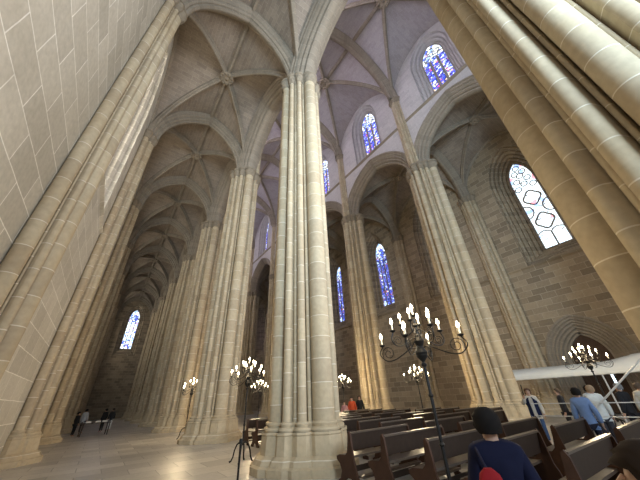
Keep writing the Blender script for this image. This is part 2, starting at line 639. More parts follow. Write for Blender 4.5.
# ------------------------------------------------------------------ vaults
def web_mesh(hx, hy, zs, rise, m, name):
    mb = MB()
    ts = arch_ts(10)
    n = len(ts)
    al = [0]
    for i in range(1, n):
        al.append(al[-1] + math.hypot((ts[i] - ts[i - 1]) * hy, (parch(ts[i]) - parch(ts[i - 1])) * rise))
    V = [[mb.vert((hx * u, hy * v, zs + rise * parch(min(abs(u), abs(v))))) for v in ts] for u in ts]

    def tri(ids):
        us = [ts[i] for i, j in ids]
        vs = [ts[j] for i, j in ids]
        cu_, cv_ = sum(us) / len(us), sum(vs) / len(vs)
        if abs(cv_) < abs(cu_):
            uv = [(hx * ts[i], al[j]) for i, j in ids]
        else:
            uv = [(hy * ts[j], al[i]) for i, j in ids]
        mb.face([V[i][j] for i, j in ids], uv)
    for i in range(n - 1):
        for j in range(n - 1):
            if i == j:
                tri([(i, j), (i + 1, j), (i + 1, j + 1)])
                tri([(i, j), (i + 1, j + 1), (i, j + 1)])
            elif i == n - 2 - j:
                tri([(i, j), (i + 1, j), (i, j + 1)])
                tri([(i + 1, j), (i + 1, j + 1), (i, j + 1)])
            else:
                tri([(i, j), (i + 1, j), (i + 1, j + 1), (i, j + 1)])
    return mb.mesh(name, m, angle=0.7)


def rib_meshes(hx, hy, zs, rise, boss_r):
    mb = MB()
    L = math.hypot(hx, hy)
    for sgn in (1, -1):
        sweep_arch(mb, (0, 0), (hx, sgn * hy), L, zs, rise, RIB, 12)
    diag = mb.mesh('diagonal_ribs', M['rib'])
    mb = MB()
    z = zs + rise
    prof = [(-0.17, 0.05), (-0.17, -0.12), (-0.09, -0.17), (-0.07, -0.28), (0.07, -0.28), (0.09, -0.17), (0.17, -0.12), (0.17, 0.05)]
    mb.grid([[(a, y, z + b2) for a, b2 in prof] for y in (-hy, hy)], [[(1.5, y + 50)] * len(prof) for y in (-hy, hy)])
    ridge = mb.mesh('ridge_rib', M['rib'])
    mb = MB()
    r = boss_r
    mb.lathe([(r * 0.6, z - 0.2), (r, z - 0.30), (r * 1.02, z - 0.42), (r * 0.9, z - 0.48), (r * 0.72, z - 0.44), (r * 0.6, z - 0.50), (r * 0.3, z - 0.46), (0.01, z - 0.58)], 24)
    for k in range(10):
        a = 2 * PI * k / 10
        mb.ball((r * 0.78 * math.cos(a), r * 0.78 * math.sin(a), z - 0.47), (r * 0.2, r * 0.2, 0.09), 8, 4)
    boss = mb.mesh('boss', M['carve'])
    return diag, ridge, boss


def trans_mesh(hw, zs, rise, prof=TRANS, y=0.0):
    mb = MB()
    sweep_arch(mb, (0, y), (1, 0), hw, zs, rise, prof, 14)
    return mb.mesh('transverse_arch', M['rib'])


HXA = (XA - XWL) / 2 - 0.05
XAC = (XA + XWL) / 2
XFC = (XF + XWR) / 2
HXN = (XF - XA) / 2 - 0.72
HY = B / 2
aw = web_mesh(HXA, HY, HC, HA_RISE, M['vault'], 'vault_web')
ad_, ar_, ab_ = rib_meshes(HXA, HY, HC, HA_RISE, 0.5)
at_ = trans_mesh(HXA, HC, HA_RISE)
nw = web_mesh(HXN, HY, HN, HN_RISE, M['nvault'], 'vault_web')
nd_, nr_, nb_ = rib_meshes(HXN, HY, HN, HN_RISE, 0.62)
nt_ = trans_mesh(HXN, HN, HN_RISE)


def vaults(name, xc, ms, tr):
    root = struct(name)
    for k in range(-1, 7):
        yc = Y0 + B * (k + 0.5)
        web = link('vault_web', ms[0], root, (xc, yc, 0))
        for d in ms[1:]:
            link(d.name.split('.')[0], d, web)
    for k in range(-1, 8):
        link('transverse_arch', tr, root, (xc, Y0 + B * k, 0))


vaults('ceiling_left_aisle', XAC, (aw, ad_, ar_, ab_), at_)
vaults('ceiling_nave', XN, (nw, nd_, nr_, nb_), nt_)
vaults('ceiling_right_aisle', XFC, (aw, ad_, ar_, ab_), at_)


# ------------------------------------------------------------------ walls with openings
def outline(sc, hw, zsill, zs, rise, n=8):
    return [(sc - hw, zsill)] + arch2d(sc, hw, zs, rise, n) + [(sc + hw, zsill)]


def wall_open(mb, f, s0, s1, z0, z1, op=None):
    def q(a, b2, c, d):
        mb.poly([f(*a), f(*b2), f(*c), f(*d)], [a, b2, c, d])
    if not op:
        q((s0, z0), (s1, z0), (s1, z1), (s0, z1))
        return
    sc, hw, zsill, zs, rise = op
    zz = [z0] + ([zsill] if zsill > z0 + 1e-4 else []) + [zs, z1]
    for za, zb in zip(zz, zz[1:]):
        q((s0, za), (sc - hw, za), (sc - hw, zb), (s0, zb))
        q((sc + hw, za), (s1, za), (s1, zb), (sc + hw, zb))
    if zsill > z0 + 1e-4:
        q((sc - hw, z0), (sc + hw, z0), (sc + hw, zsill), (sc - hw, zsill))
    A = arch2d(sc, hw, zs, rise, 8)
    for a, b2 in zip(A, A[1:]):
        q(a, b2, (b2[0], z1), (a[0], z1))


def embrasure(mb, f3, stages):
    """stages: (hw, zsill, zspring, rise, depth); f3(s, z, depth)"""
    rows, uvs = [], []
    for hw, zsill, zs, rise, dep in stages:
        o = outline(0, hw, zsill, zs, rise)
        o = o + [o[0]]
        rows.append([f3(s, z, dep) for s, z in o])
        uvs.append([(s * 0.3 + dep, z) for s, z in o])
    mb.grid(rows, uvs)


def splay_stages(a, b2, n=5, step=0.4):
    """moulded splay from stage a to stage b2: alternating recess and step"""
    out = [a]
    for i in range(n):
        t0, t1 = i / n, (i + 1) / n
        L = lambda t, u: tuple([a[j] + (b2[j] - a[j]) * t for j in range(4)] + [a[4] + (b2[4] - a[4]) * u])
        out.append(L(t0, t0 + (t1 - t0) * 0.75))
        out.append(L(t0 + (t1 - t0) * 0.45, t0 + (t1 - t0) * 0.6))
        out.append(L(t1, t1))
    return out


# aisle bay wall (local: s along the wall, centred; depth away from the aisle)
AW_FACE = (2.15, 9.7, 16.9, 4.3)
AW_GLASS = (0.95, 11.1, 17.6, 2.3)
AW_DEP = 1.65


def aisle_wall_mesh(m, door=False, window=True, flip=1):
    """flip=1: right wall (room on the -x side); local origin at wall face, bay centre"""
    mb = MB()
    f = lambda s, z: (0, s, z)
    f3 = lambda s, z, d: (d, s, z)
    ztop = HC + HA_RISE + 0.3
    if door:
        wall_open(mb, f, -HY, HY, 0, 8.0, (DOORC, 1.88, 0, 2.9, 2.45))
        embrasure(mb, lambda s_, z_, d_: (d_, DOORC + s_, z_), [(1.88, 0, 2.9, 2.45, 0), (1.88, 0, 2.9, 2.45, 0.75)])
    else:
        wall_open(mb, f, -HY, HY, 0, 8.0)
    if window:
        wall_open(mb, f, -HY, HY, 8.0, ztop, (0, AW_FACE[0], AW_FACE[1], AW_FACE[2], AW_FACE[3]))
        embrasure(mb, f3, splay_stages((*AW_FACE, 0), (*AW_GLASS, AW_DEP), 5))
        # sill string
        mb.grid([[(0.0, s, 9.7 + 0.0), (-0.10, s, 9.68), (-0.12, s, 9.6), (0.0, s, 9.48)] for s in (-HY, HY)], [[(s, 9.6)] * 4 for s in (-HY, HY)])
    else:
        wall_open(mb, f, -HY, HY, 8.0, ztop)
    return mb.mesh('wall_bay', m, smooth=False)


DOORC = 1.3
YC = lambda k: Y0 + B * (k + 0.5)
wall_rib = MB()
sweep_arch(wall_rib, (0, 0), (0, 1), HY - 0.1, HC, HA_RISE, [(o, s) for o, s in WALLRIB], 12)
me_wallrib = wall_rib.mesh('wall_rib', M['rib'])

SH = RESP
half = lambda t: (t % 360) <= 96 or (t % 360) >= 264
me_resp = pier_shaft_mesh(1.0, HC - 0.6, 0.66, half, 'half_column')
me_respb = pier_base_mesh(0.66, half)
me_respc = pier_capital_mesh(HC, 0.66, half, 0.6)


def responds(parent, x, rz, ks):
    for k in ks:
        r = link('half_column', me_resp, parent, (x, Y0 + B * k, 0))
        r.rotation_euler = (0, 0, rz)
        link('base', me_respb, r)
        link('capital', me_respc, r)


wl = struct('wall_left')
for k in range(-1, 7):
    d = aisle_wall_mesh(M['wall'], window=False) if k == -1 else (me_lw if k > 0 else None)
    if k == 0:
        me_lw = d = aisle_wall_mesh(M['wall'])
    o = link('wall_bay', d, wl, (XWL, YC(k), 0))
    o.rotation_euler = (0, 0, PI)
    q = link('wall_rib', me_wallrib, wl, (XWL, YC(k), 0))
    q.rotation_euler = (0, 0, PI)
responds(wl, XWL - 0.03, 0, range(-1, 8))

wr = struct('wall_right')
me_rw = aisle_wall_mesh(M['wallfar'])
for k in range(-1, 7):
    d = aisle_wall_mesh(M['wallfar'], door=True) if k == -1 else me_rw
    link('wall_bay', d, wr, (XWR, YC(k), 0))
    link('wall_rib', me_wallrib, wr, (XWR, YC(k), 0))
responds(wr, XWR + 0.03, PI, range(-1, 8))
# portal mouldings round the door of the right aisle
mb = MB()
sweep_arch(mb, (0, DOORC), (0, -1), 1.92, 2.9, 2.5, [(o, -s) for o, s in DOORWAY], 12, leg=2.9)
link('portal_arch', mb.mesh('portal_arch', M['rib']), wr, (XWR, YC(-1), 0))


# arcade bays with clerestory (local: nave on the -x side)
def arcade_mesh():
    mb = MB()
    hw, rise = HY - 0.12, 4.6
    A = arch2d(0, hw, HC, rise, 12)
    for x in (-0.73, 0.73):
        f = lambda s, z: (x, s, z)
        ztop = 23.35 if x < 0 else 23.2
        for a, b2 in zip(A, A[1:]):
            mb.poly([f(*a), f(*b2), f(b2[0], ztop), f(a[0], ztop)], [a, b2, (b2[0], ztop), (a[0], ztop)])
        for sg in (-1, 1):
            mb.poly([f(sg * hw, HC), f(sg * HY, HC), f(sg * HY, ztop), f(sg * hw, ztop)], [(sg * hw, HC), (sg * HY, HC), (sg * HY, ztop), (sg * hw, ztop)])
    f = lambda s, z: (-0.73, s, z)
    wall_open(mb, f, -HY, HY, 23.35, HN + HN_RISE + 0.4, (0, 1.9, 23.5, 28.6, 3.0))
    f3 = lambda s, z, d: (-0.73 + d, s, z)
    embrasure(mb, f3, splay_stages((1.9, 23.5, 28.6, 3.0, 0), (1.1, 24.9, 29.0, 2.2, 1.0), 3))
    wall = mb.mesh('arcade_wall', M['nave'], smooth=False)
    mb = MB()
    sweep_arch(mb, (0, 0), (0, 1), hw, HC, rise, ARCADE, 14)
    arch = mb.mesh('arcade_arch', M['rib'])
    mb = MB()
    prof = [(-0.73, 23.48), (-0.86, 23.44), (-0.88, 23.36), (-0.80, 23.28), (-0.73, 23.2)]
    mb.grid([[(a, s, z) for a, z in prof] for s in (-HY, HY)])
    string = mb.mesh('string_course', M['carve'])
    return wall, arch, string


aw_, aa_, as_ = arcade_mesh()
me_nsh = pier_shaft_mesh(HC + 0.01, HN - 0.5, 0.46, half, 'wall_shaft')
me_nshc = pier_capital_mesh(HN, 0.46, half, 0.5)
for name, xx, rz in (('wall_arcade_far', XF, 0.0), ('wall_arcade_near', XA, PI)):
    root = struct(name)
    sx = -1 if rz == 0 else 1
    for k in range(-1, 7):
        o = link('arcade_wall', aw_, root, (xx, YC(k), 0))
        o.rotation_euler = (0, 0, rz)
        link('arcade_arch', aa_, o)
        link('string_course', as_, o)
    for k in range(-1, 8):
        o = link('wall_shaft', me_nsh, root, (xx + sx * 0.66, Y0 + B * k, 0))
        o.rotation_euler = (0, 0, PI if rz == 0 else 0)
        link('capital', me_nshc, o)

# end wall
mb = MB()
f = lambda s, z: (XAC + s, YE, z)
wall_open(mb, f, -HXA - 0.2, HXA + 0.2, 0, HC + HA_RISE + 0.4, (0.15, 1.9, 10.5, 17.2, 3.9))
f3 = lambda s, z, d: (XAC + 0.15 + s, YE + d, z)
embrasure(mb, f3, splay_stages((1.9, 10.5, 17.2, 3.9, 0), (0.95, 12.0, 17.9, 2.1, 1.0), 3))
f = lambda s, z: (s, YE, z)
wall_open(mb, f, XA, XF, 0, HN + HN_RISE + 0.4)
wall_open(mb, f, XF, XWR, 0, HC + HA_RISE + 0.4)
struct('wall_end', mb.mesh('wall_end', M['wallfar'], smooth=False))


# ------------------------------------------------------------------ windows
def clip_in(pts, hw, zsill, zs, rise):
    return [p for p in pts if abs(p[0]) <= hw * 1.0 and zsill <= p[1] <= zs + rise * parch(p[0] / hw)]


def bar(mb, pts, r=0.05):
    mb.tube([(0, s, z) for s, z in pts], r, 6)


def window(n, loc, rz, stage, glass, style='lancet', top=None, mull=0.075):
    hw, zsill, zs, rise = stage[:4]
    root = struct('window_%d' % n, None, None, loc)
    root.rotation_euler = (0, 0, rz)
    o = outline(0, hw, zsill, zs, rise, 10)
    mb = MB()
    zc = zs - hw * 0.25 + hw * 0.3
    lo = [(-hw, zsill), (-hw, zc), (hw, zc), (hw, zsill)] if top else o
    mb.poly([(0.02, s, z) for s, z in lo], lo)
    link('pane', mb.mesh('pane', glass, smooth=False), root)
    if top:
        mb = MB()
        up = [(-hw, zc)] + o[1:-1] + [(hw, zc)]
        mb.poly([(0.02, s, z) for s, z in up], up)
        link('tracery_pane', mb.mesh('tracery_pane', top, smooth=False), root)
    mb = MB()
    bar(mb, o + [o[0]], 0.08)
    if style == 'lancet':
        zh = zs - hw * 0.25
        w = hw * 2 / 3
        for s in (-hw / 3, hw / 3):
            bar(mb, [(s, zsill), (s, zh + 0.1)], mull)
        for c in (-w, 0, w):
            bar(mb, [(c + w / 2 * t, zh + w * 0.75 * parch(t)) for t in arch_ts(5)], 0.05)
        r = hw * 0.30
        for c, z in ((-hw * 0.42, zh + hw * 0.85), (hw * 0.42, zh + hw * 0.85), (0, zh + hw * 1.5)):
            bar(mb, [(c + r * math.cos(a * PI / 8), z + r * math.sin(a * PI / 8)) for a in range(17)], 0.05)
            for q in range(4):
                a = q * PI / 2 + PI / 4
                bar(mb, [(c + r * 0.25 * math.cos(a), z + r * 0.25 * math.sin(a)), (c + r * math.cos(a), z + r * math.sin(a))], 0.03)
        z = zsill + 0.9
        while z < zh:
            bar(mb, [(-hw, z), (hw, z)], 0.018)
            z += 0.9
    else:
        # stacked medallions over short lights
        zb = zsill + 1.25
        bar(mb, [(0, zsill), (0, zb)], 0.06)
        for c in (-hw / 2, hw / 2):
            bar(mb, [(c + hw / 2 * t, zb - 0.1 + 0.35 * parch(t)) for t in arch_ts(5)], 0.05)
        r = hw * 0.62
        for z in (zsill + 2.35, zsill + 4.75):
            bar(mb, [(r * (1 + 0.10 * math.cos(4 * a * PI / 16)) * math.cos(a * PI / 16), z + r * 1.15 * (1 + 0.10 * math.cos(4 * a * PI / 16)) * math.sin(a * PI / 16)) for a in range(33)], 0.07)
        z = zsill + 3.55
        for sg in (-1, 1):
            bar(mb, [(sg * (hw - 0.02 - hw * 0.58 * math.sin(PI * a / 10)), z + 0.62 * math.cos(PI * a / 10)) for a in range(11)], 0.06)
        for i, (c, zz) in enumerate(((-0.62, 6.0), (0.0, 6.35), (0.62, 6.0), (-0.45, 6.8), (0.45, 6.8), (0, 7.3), (-0.33, 7.65), (0.33, 7.65), (0, 8.2))):
            r2 = 0.26 * hw
            bar(mb, [(c * hw + r2 * math.cos(a * PI / 6), zsill + zz + r2 * math.sin(a * PI / 6)) for a in range(13)], 0.045)
    link('tracery', mb.mesh('tracery', M['lead']), root)
    return root


wn = 1
for k in range(-1, 7):
    pale = k == -1
    window(wn, (XWR + AW_DEP, YC(k), 0), 0, AW_GLASS, M['g_white'] if pale else M['g_aisle'], 'medallion' if pale else 'lancet', None if pale else M['g_pale'])
    wn += 1
    window(wn, (XF - 0.73 + 1.0, YC(k), 0), 0, (1.1, 24.9, 29.0, 2.2), M['g_clere'], 'lancet', M['g_pale'], 0.11)
    wn += 1
    if k >= 0:
        window(wn, (XWL - AW_DEP, YC(k), 0), PI, AW_GLASS, M['g_clear'])
        wn += 1
    window(wn, (XA + 0.73 - 1.0, YC(k), 0), PI, (1.1, 24.9, 29.0, 2.2), M['g_lilac'])
    wn += 1
window(wn, (XAC + 0.15, YE + 1.0, 0), PI / 2, (0.95, 12.0, 17.9, 2.1), M['g_pale'])

# ------------------------------------------------------------------ door of the right aisle
dr = struct('door_1', None, None, (XWR + 0.55, YC(-1) + DOORC, 0))
for a0, a1 in ((-1.25, -0.53), (-0.40, 1.25)):
    mb = MB()
    A = [a0 + (a1 - a0) * i / 8 for i in range(9)]
    rows = [[(x, s_, 0.0) for s_ in A] + [(x, s_, 2.9 + 1.7 * parch(s_ / 1.25)) for s_ in reversed(A)] for x in (0.0, 0.08)]
    mb.grid(rows, cu=True)
    mb.poly(rows[0])
    mb.poly(rows[1])
    for i in range(1, 8):
        mb.box((-0.012, a0 + (a1 - a0) * i / 8, 1.45), (0.012, 0.008, 1.4))
    link('door_leaf', mb.mesh('door_leaf', M['door'], smooth=False), dr)
mb = MB()
mb.box((0.1, -0.465, 1.1), (0.01, 0.09, 1.1))
link('daylight_gap', mb.mesh('daylight_gap', M['gap'], smooth=False), dr)
mb = MB()
mb.box((0.04, -0.465, 3.4), (0.03, 0.09, 1.18))
link('door_post', mb.mesh('door_post', M['door'], smooth=False), dr)


# ------------------------------------------------------------------ candelabra
def make_candelabrum(label, loc, rz):
    t = thing('candelabrum', label, 'candelabrum', loc, rz, 'tall wrought iron candelabra')
    mb = MB()
    mb.tube([(0, 0, 0.42), (0, 0, 1.0), (0, 0, 2.0), (0, 0, 2.72)], [0.028, 0.024, 0.022, 0.018], 8)
    for z, r in ((0.48, 0.05), (0.95, 0.04), (1.55, 0.038), (1.98, 0.045), (2.12, 0.09), (2.2, 0.06), (2.42, 0.05), (2.6, 0.045)):
        mb.ball((0, 0, z), (r, r, r * 0.8), 10, 6)
    mb.lathe([(0.02, 2.02), (0.07, 2.08), (0.10, 2.16), (0.05, 2.26), (0.085, 2.34), (0.03, 2.44)], 12)
    mb.build('stem', M['iron'], t)
    for k in range(4):
        a = k * PI / 2 + PI / 4
        c, s = math.cos(a), math.sin(a)
        mb = MB()
        pth = [(0.02, 0.5), (0.10, 0.50), (0.18, 0.44), (0.24, 0.30), (0.27, 0.14), (0.32, 0.04), (0.37, 0.025)]
        mb.tube([(r * c, r * s, z) for r, z in pth], [0.022] * 6 + [0.03], 8)
        mb.build('leg', M['iron'], t)
    tiers = [(4, 0.66, 2.34, 0.0, 2.22), (4, 0.44, 2.50, PI / 4, 2.36), (4, 0.25, 2.64, 0.0, 2.50)]
    spots = [(0, 0, 2.76)]
    for n, R, zc, ph, zr in tiers:
        for k in range(n):
            a = ph + 2 * PI * k / n
            c, s = math.cos(a), math.sin(a)
            mb = MB()
            f = R / 0.66
            # outward sweep that dips, turns up into a cup, and a scroll curling inside the bend
            key = [(0.02, zr), (0.14, zr + 0.03), (0.30, zr - 0.05 * f), (0.46, zr - 0.12 * f), (0.60, zr - 0.13 * f), (0.70, zr - 0.05 * f), (0.715, zc - 0.10), (0.66, zc - 0.02)]
            pts = []
            for i in range(len(key) - 1):
                p0_, p1_, p2_, p3_ = key[max(0, i - 1)], key[i], key[i + 1], key[min(len(key) - 1, i + 2)]
                for q in range(4):
                    u = q / 4
                    pts.append(tuple(0.5 * (2 * p1_[m_] + (p2_[m_] - p0_[m_]) * u + (2 * p0_[m_] - 5 * p1_[m_] + 4 * p2_[m_] - p3_[m_]) * u * u
                                            + (3 * p1_[m_] - p0_[m_] - 3 * p2_[m_] + p3_[m_]) * u ** 3) for m_ in (0, 1)))
            pts.append(key[-1])
            mb.tube([(r_ * f * c, r_ * f * s, z_) for r_, z_ in pts], 0.009, 6)
            zc2 = zr - 0.01 * f
            mb.tube([((0.56 + (0.02 + 0.10 * (1 - i / 20)) * math.cos(i * 0.55 - 0.5)) * f * c, (0.56 + (0.02 + 0.10 * (1 - i / 20)) * math.cos(i * 0.55 - 0.5)) * f * s,
                      zc2 + (0.02 + 0.10 * (1 - i / 20)) * f * math.sin(i * 0.55 - 0.5)) for i in range(19)], 0.006, 6)
            mb.build('arm', M['iron'], t)
            spots.append((R * c, R * s, zc))
    for x, y, z in spots:
        mb = MB()
        mb.lathe([(0.006, -0.02), (0.045, 0.0), (0.05, 0.015), (0.03, 0.012), (0.014, 0.03)], 10, (x, y, z))
        cup = mb.build('drip_pan', M['iron'], t)
        mb = MB()
        mb.lathe([(0.014, 0.01), (0.014, 0.125), (0.004, 0.13)], 8, (x, y, z))
        cn = mb.build('candle', M['wax'], t)
        mb = MB()
        mb.lathe([(0.004, 0.12), (0.020, 0.132), (0.028, 0.152), (0.024, 0.175), (0.012, 0.20), (0.002, 0.222)], 8, (x, y, z))
        mb.build('flame', M['flame'], cn)
    return t


def candle_light(loc, power):
    ld = bpy.data.lights.new('candle_glow', 'POINT')
    ld.energy = power
    ld.color = (1.0, 0.78, 0.48)
    ld.shadow_soft_size = 0.35
    o = bpy.data.objects.new('candle_glow', ld)
    COL.objects.link(o)
    o.location = (loc[0], loc[1], 2.95)
    return o


CAND = [((4.12, 2.86, 0), 0.35, 'big lit iron candelabrum in front of the pews right of the middle pier'),
        ((4.05, 10.0, 0), 0.2, 'lit iron candelabrum on four bowed legs left of the big middle pier'),
        ((14.7, 3.08, 0), 0.5, 'lit candelabrum in front of the white canopy on the right'),
        ((14.1, 10.45, 0), 0.8, 'lit candelabrum far behind the big one, against the stone wall'),
        ((9.2, 20.4, 0), 0.1, 'small far candelabrum behind the left one'),
        ((4.3, 19.0, 0), 0.6, 'candelabrum peeping out behind the second pier of the left row'),
        ((13.6, 16.3, 0), 0.3, 'candelabrum half hidden right of the big middle pier')]
c0 = None
for loc, rz, lab in CAND:
    if c0 is None:
        c0 = make_candelabrum(lab, loc, rz)
    else:
        dup(c0, loc, rz, lab, 'tall wrought iron candelabra')
    candle_light(loc, CANDLE_W if loc[0] < 4.2 and loc[1] < 5 else CANDLE_W * (2.6 if loc[0] < 5 else 4.2))


# ------------------------------------------------------------------ pews (seat on the +y side, long along x)
def make_pew(L, label):
    t = thing('pew', label, 'pew', (0, 0, 0), 0, 'dark wooden pews in rows across the nave')
    h = L / 2
    tilt = Matrix.Rotation(math.radians(9), 3, 'X')
    mb = MB()
    mb.box((0, 0.02, 0.73), (h - 0.03, 0.014, 0.15), tilt)
    mb.build('backrest', M['wood'], t, smooth=False)
    mb = MB()
    mb.box((0, -0.012, 0.895), (h - 0.02, 0.028, 0.014), tilt)
    mb.build('top_rail', M['seatwood'], t, smooth=False)
    mb = MB()
    mb.box((0, 0.27, 0.455), (h + 0.02, 0.19, 0.018))
    mb.build('seat', M['seatwood'], t, smooth=False)
    mb = MB()
    mb.box((0, -0.22, 0.17), (h - 0.05, 0.075, 0.018))
    mb.build('kneeler', M['seatwood'], t, smooth=False)
    mb = MB()
    mb.box((0, 0.22, 0.22), (h - 0.04, 0.014, 0.05))
    mb.build('stretcher', M['wood'], t, smooth=False)
    prof = [(-0.30, 0), (-0.30, 0.06), (-0.20, 0.10), (-0.16, 0.22), (-0.13, 0.34), (-0.09, 0.44), (-0.075, 0.62), (-0.05, 0.86), (-0.01, 0.93), (0.03, 0.90), (0.05, 0.74),
            (0.09, 0.56), (0.16, 0.50), (0.38, 0.49), (0.46, 0.45), (0.45, 0.40), (0.36, 0.34), (0.31, 0.22), (0.36, 0.10), (0.44, 0.06), (0.44, 0),
            (0.24, 0), (0.22, 0.07), (0.14, 0.12), (0.02, 0.12), (-0.08, 0.07), (-0.10, 0)]
    for sg in (-1, 1):
        mb = MB()
        rows = [[(sg * h + d, y, z) for y, z in prof] for d in (-0.022, 0.022)]
        ix = mb.grid(rows, cu=True)
        mb.face(list(reversed(ix[0])))
        mb.face(ix[1])
        mb.build('leg', M['endwood'], t, smooth=False)
    return t


BLK = [('left block', 4.68, 6.72), ('second block', 7.42, 9.46), ('third block', 10.15, 12.19), ('right block', 12.6, 14.64)]
pews = []
L0 = 2.0
p0 = None
for r in range(13):
    y = 1.62 + 0.985 * r
    for b, (bn, x0, x1) in enumerate(BLK):
        sh = 0.0
        if b >= 2 and y < 4.9:
            continue
        if b == 3 and y < 6.0:
            continue
        if 6.0 < y < 10.2:
            sh = 2.05
            if b == 3:
                continue
        elif y > 10.2 and b == 0:
            sh = 0.9
        elif y > 10.2:
            sh = 0.9
            if b == 3:
                continue
        lab = 'dark wooden pew in the %s, %s row from the front of the photo' % (bn, (ORD + ['ninth', 'tenth', 'eleventh', 'twelfth', 'thirteenth'])[r])
        loc = ((x0 + x1) / 2 + sh, y + rnd.uniform(-0.03, 0.03), 0)
        rz = rnd.uniform(-0.012, 0.012)
        if p0 is None:
            p0 = make_pew(L0, lab)
            p0.location, p0.rotation_euler = loc, (0, 0, rz)
        else:
            dup(p0, loc, rz, lab)

# ------------------------------------------------------------------ rope stanchion in the left aisle
t = thing('stanchion', 'slim black stanchion post left of the big middle pier', 'post', (2.72, 6.83, 0))
mb = MB()
mb.lathe([(0.15, 0.0), (0.15, 0.02), (0.05, 0.04), (0.022, 0.06)], 20)
mb.build('base', M['black'], t)
mb = MB()
mb.tube([(0, 0, 0.04), (0, 0, 0.88)], 0.021, 12)
mb.build('post', M['black'], t)
mb = MB()
mb.lathe([(0.021, 0.82), (0.036, 0.825), (0.036, 0.90), (0.028, 0.915), (0.004, 0.92)], 14)
mb.build('cap', M['black'], t)

# ------------------------------------------------------------------ white canopy, poles and barrier at the right
cv = thing('canopy', 'long white fabric canopy along the right aisle under the portal', 'canopy', (20.0, 4.5, 0))
mb = MB()
n = 40
prof = [(0.0, 1.97), (-0.015, 2.12), (0.0, 2.22), (0.35, 2.40), (0.9, 2.55), (1.5, 2.40), (1.9, 2.2), (1.9, 1.97)]
rows, = [[]]
for i in range(n + 1):
    y = 4.6 - 8.4 * i / n
    pk = 0.25 * max(0, 1 - abs(y + 2.2) / 1.4)
    wv = 0.02 * math.sin(i * 1.9) + 0.012 * math.sin(i * 4.1)
    rows.append([(x + wv * (1 if z < 2.5 else 0), y, z + (pk if z > 2.3 else 0) + 0.010 * math.sin(i * 2.7)) for x, z in prof])
mb.grid(rows)
mb.build('roof_fabric', M['tent'], cv, angle=1.2)
for y in (3.75, -0.6, -3.7):
    mb = MB()
    mb.tube([(0.05, y, 0.0), (0.05, y, 2.2)], 0.035, 10)
    mb.build('pole', M['pole'], cv)

br = thing('barrier', 'barrier of two pale rails and a slanting brace before the queue', 'barrier', (11.2, 2.8, 0))
for z in (1.13, 0.81):
    mb = MB()
    mb.tube([(0, 1.4, z), (0, -4.6, z)], 0.012, 8)
    mb.build('rail', M['pole'], br)
for y in (1.35, -1.6, -4.5):
    mb = MB()
    mb.tube([(0, y, 0), (0, y, 1.15)], 0.018, 8)
    mb.build('post', M['pole'], br)
mb = MB()
mb.tube([(0.04, -0.10, 0.98), (0.04, -1.72, 2.25)], 0.022, 10)
mb.build('brace', M['pole'], br)


# ------------------------------------------------------------------ people
def skin_mesh(joints, edges, root, sub=1):
    me = bpy.data.meshes.new('skin_tmp')
    me.from_pydata([j[0] for j in joints], edges, [])
    o = bpy.data.objects.new('skin_tmp', me)
    COL.objects.link(o)
    md = o.modifiers.new('Skin', 'SKIN')
    md.use_smooth_shade = True
    if not me.skin_vertices:
        return None
    for i, j in enumerate(joints):
        r = j[1]
        me.skin_vertices[0].data[i].radius = r if isinstance(r, tuple) else (r, r)
        me.skin_vertices[0].data[i].use_root = i == root
    o.modifiers.new('Sub', 'SUBSURF').levels = sub
    o.modifiers['Sub'].render_levels = sub
    dg = bpy.context.evaluated_depsgraph_get()
    out = bpy.data.meshes.new_from_object(o.evaluated_get(dg))
    bpy.data.objects.remove(o)
    bpy.data.meshes.remove(me)
    return out


def mb_from(me):
    mb = MB()
    mb.v = [tuple(v.co) for v in me.vertices]
    mb.f = [tuple(p.vertices) for p in me.polygons]
    mb.t = [[(0, 0)] * len(f) for f in mb.f]
    return mb


CLOTH = {}


def cloth(c, rough=0.85):
    key = tuple(c)
    if key not in CLOTH:
        CLOTH[key] = plain('cloth_%d' % len(CLOTH), c, rough, noise=0.18, scale=12)
    return CLOTH[key]


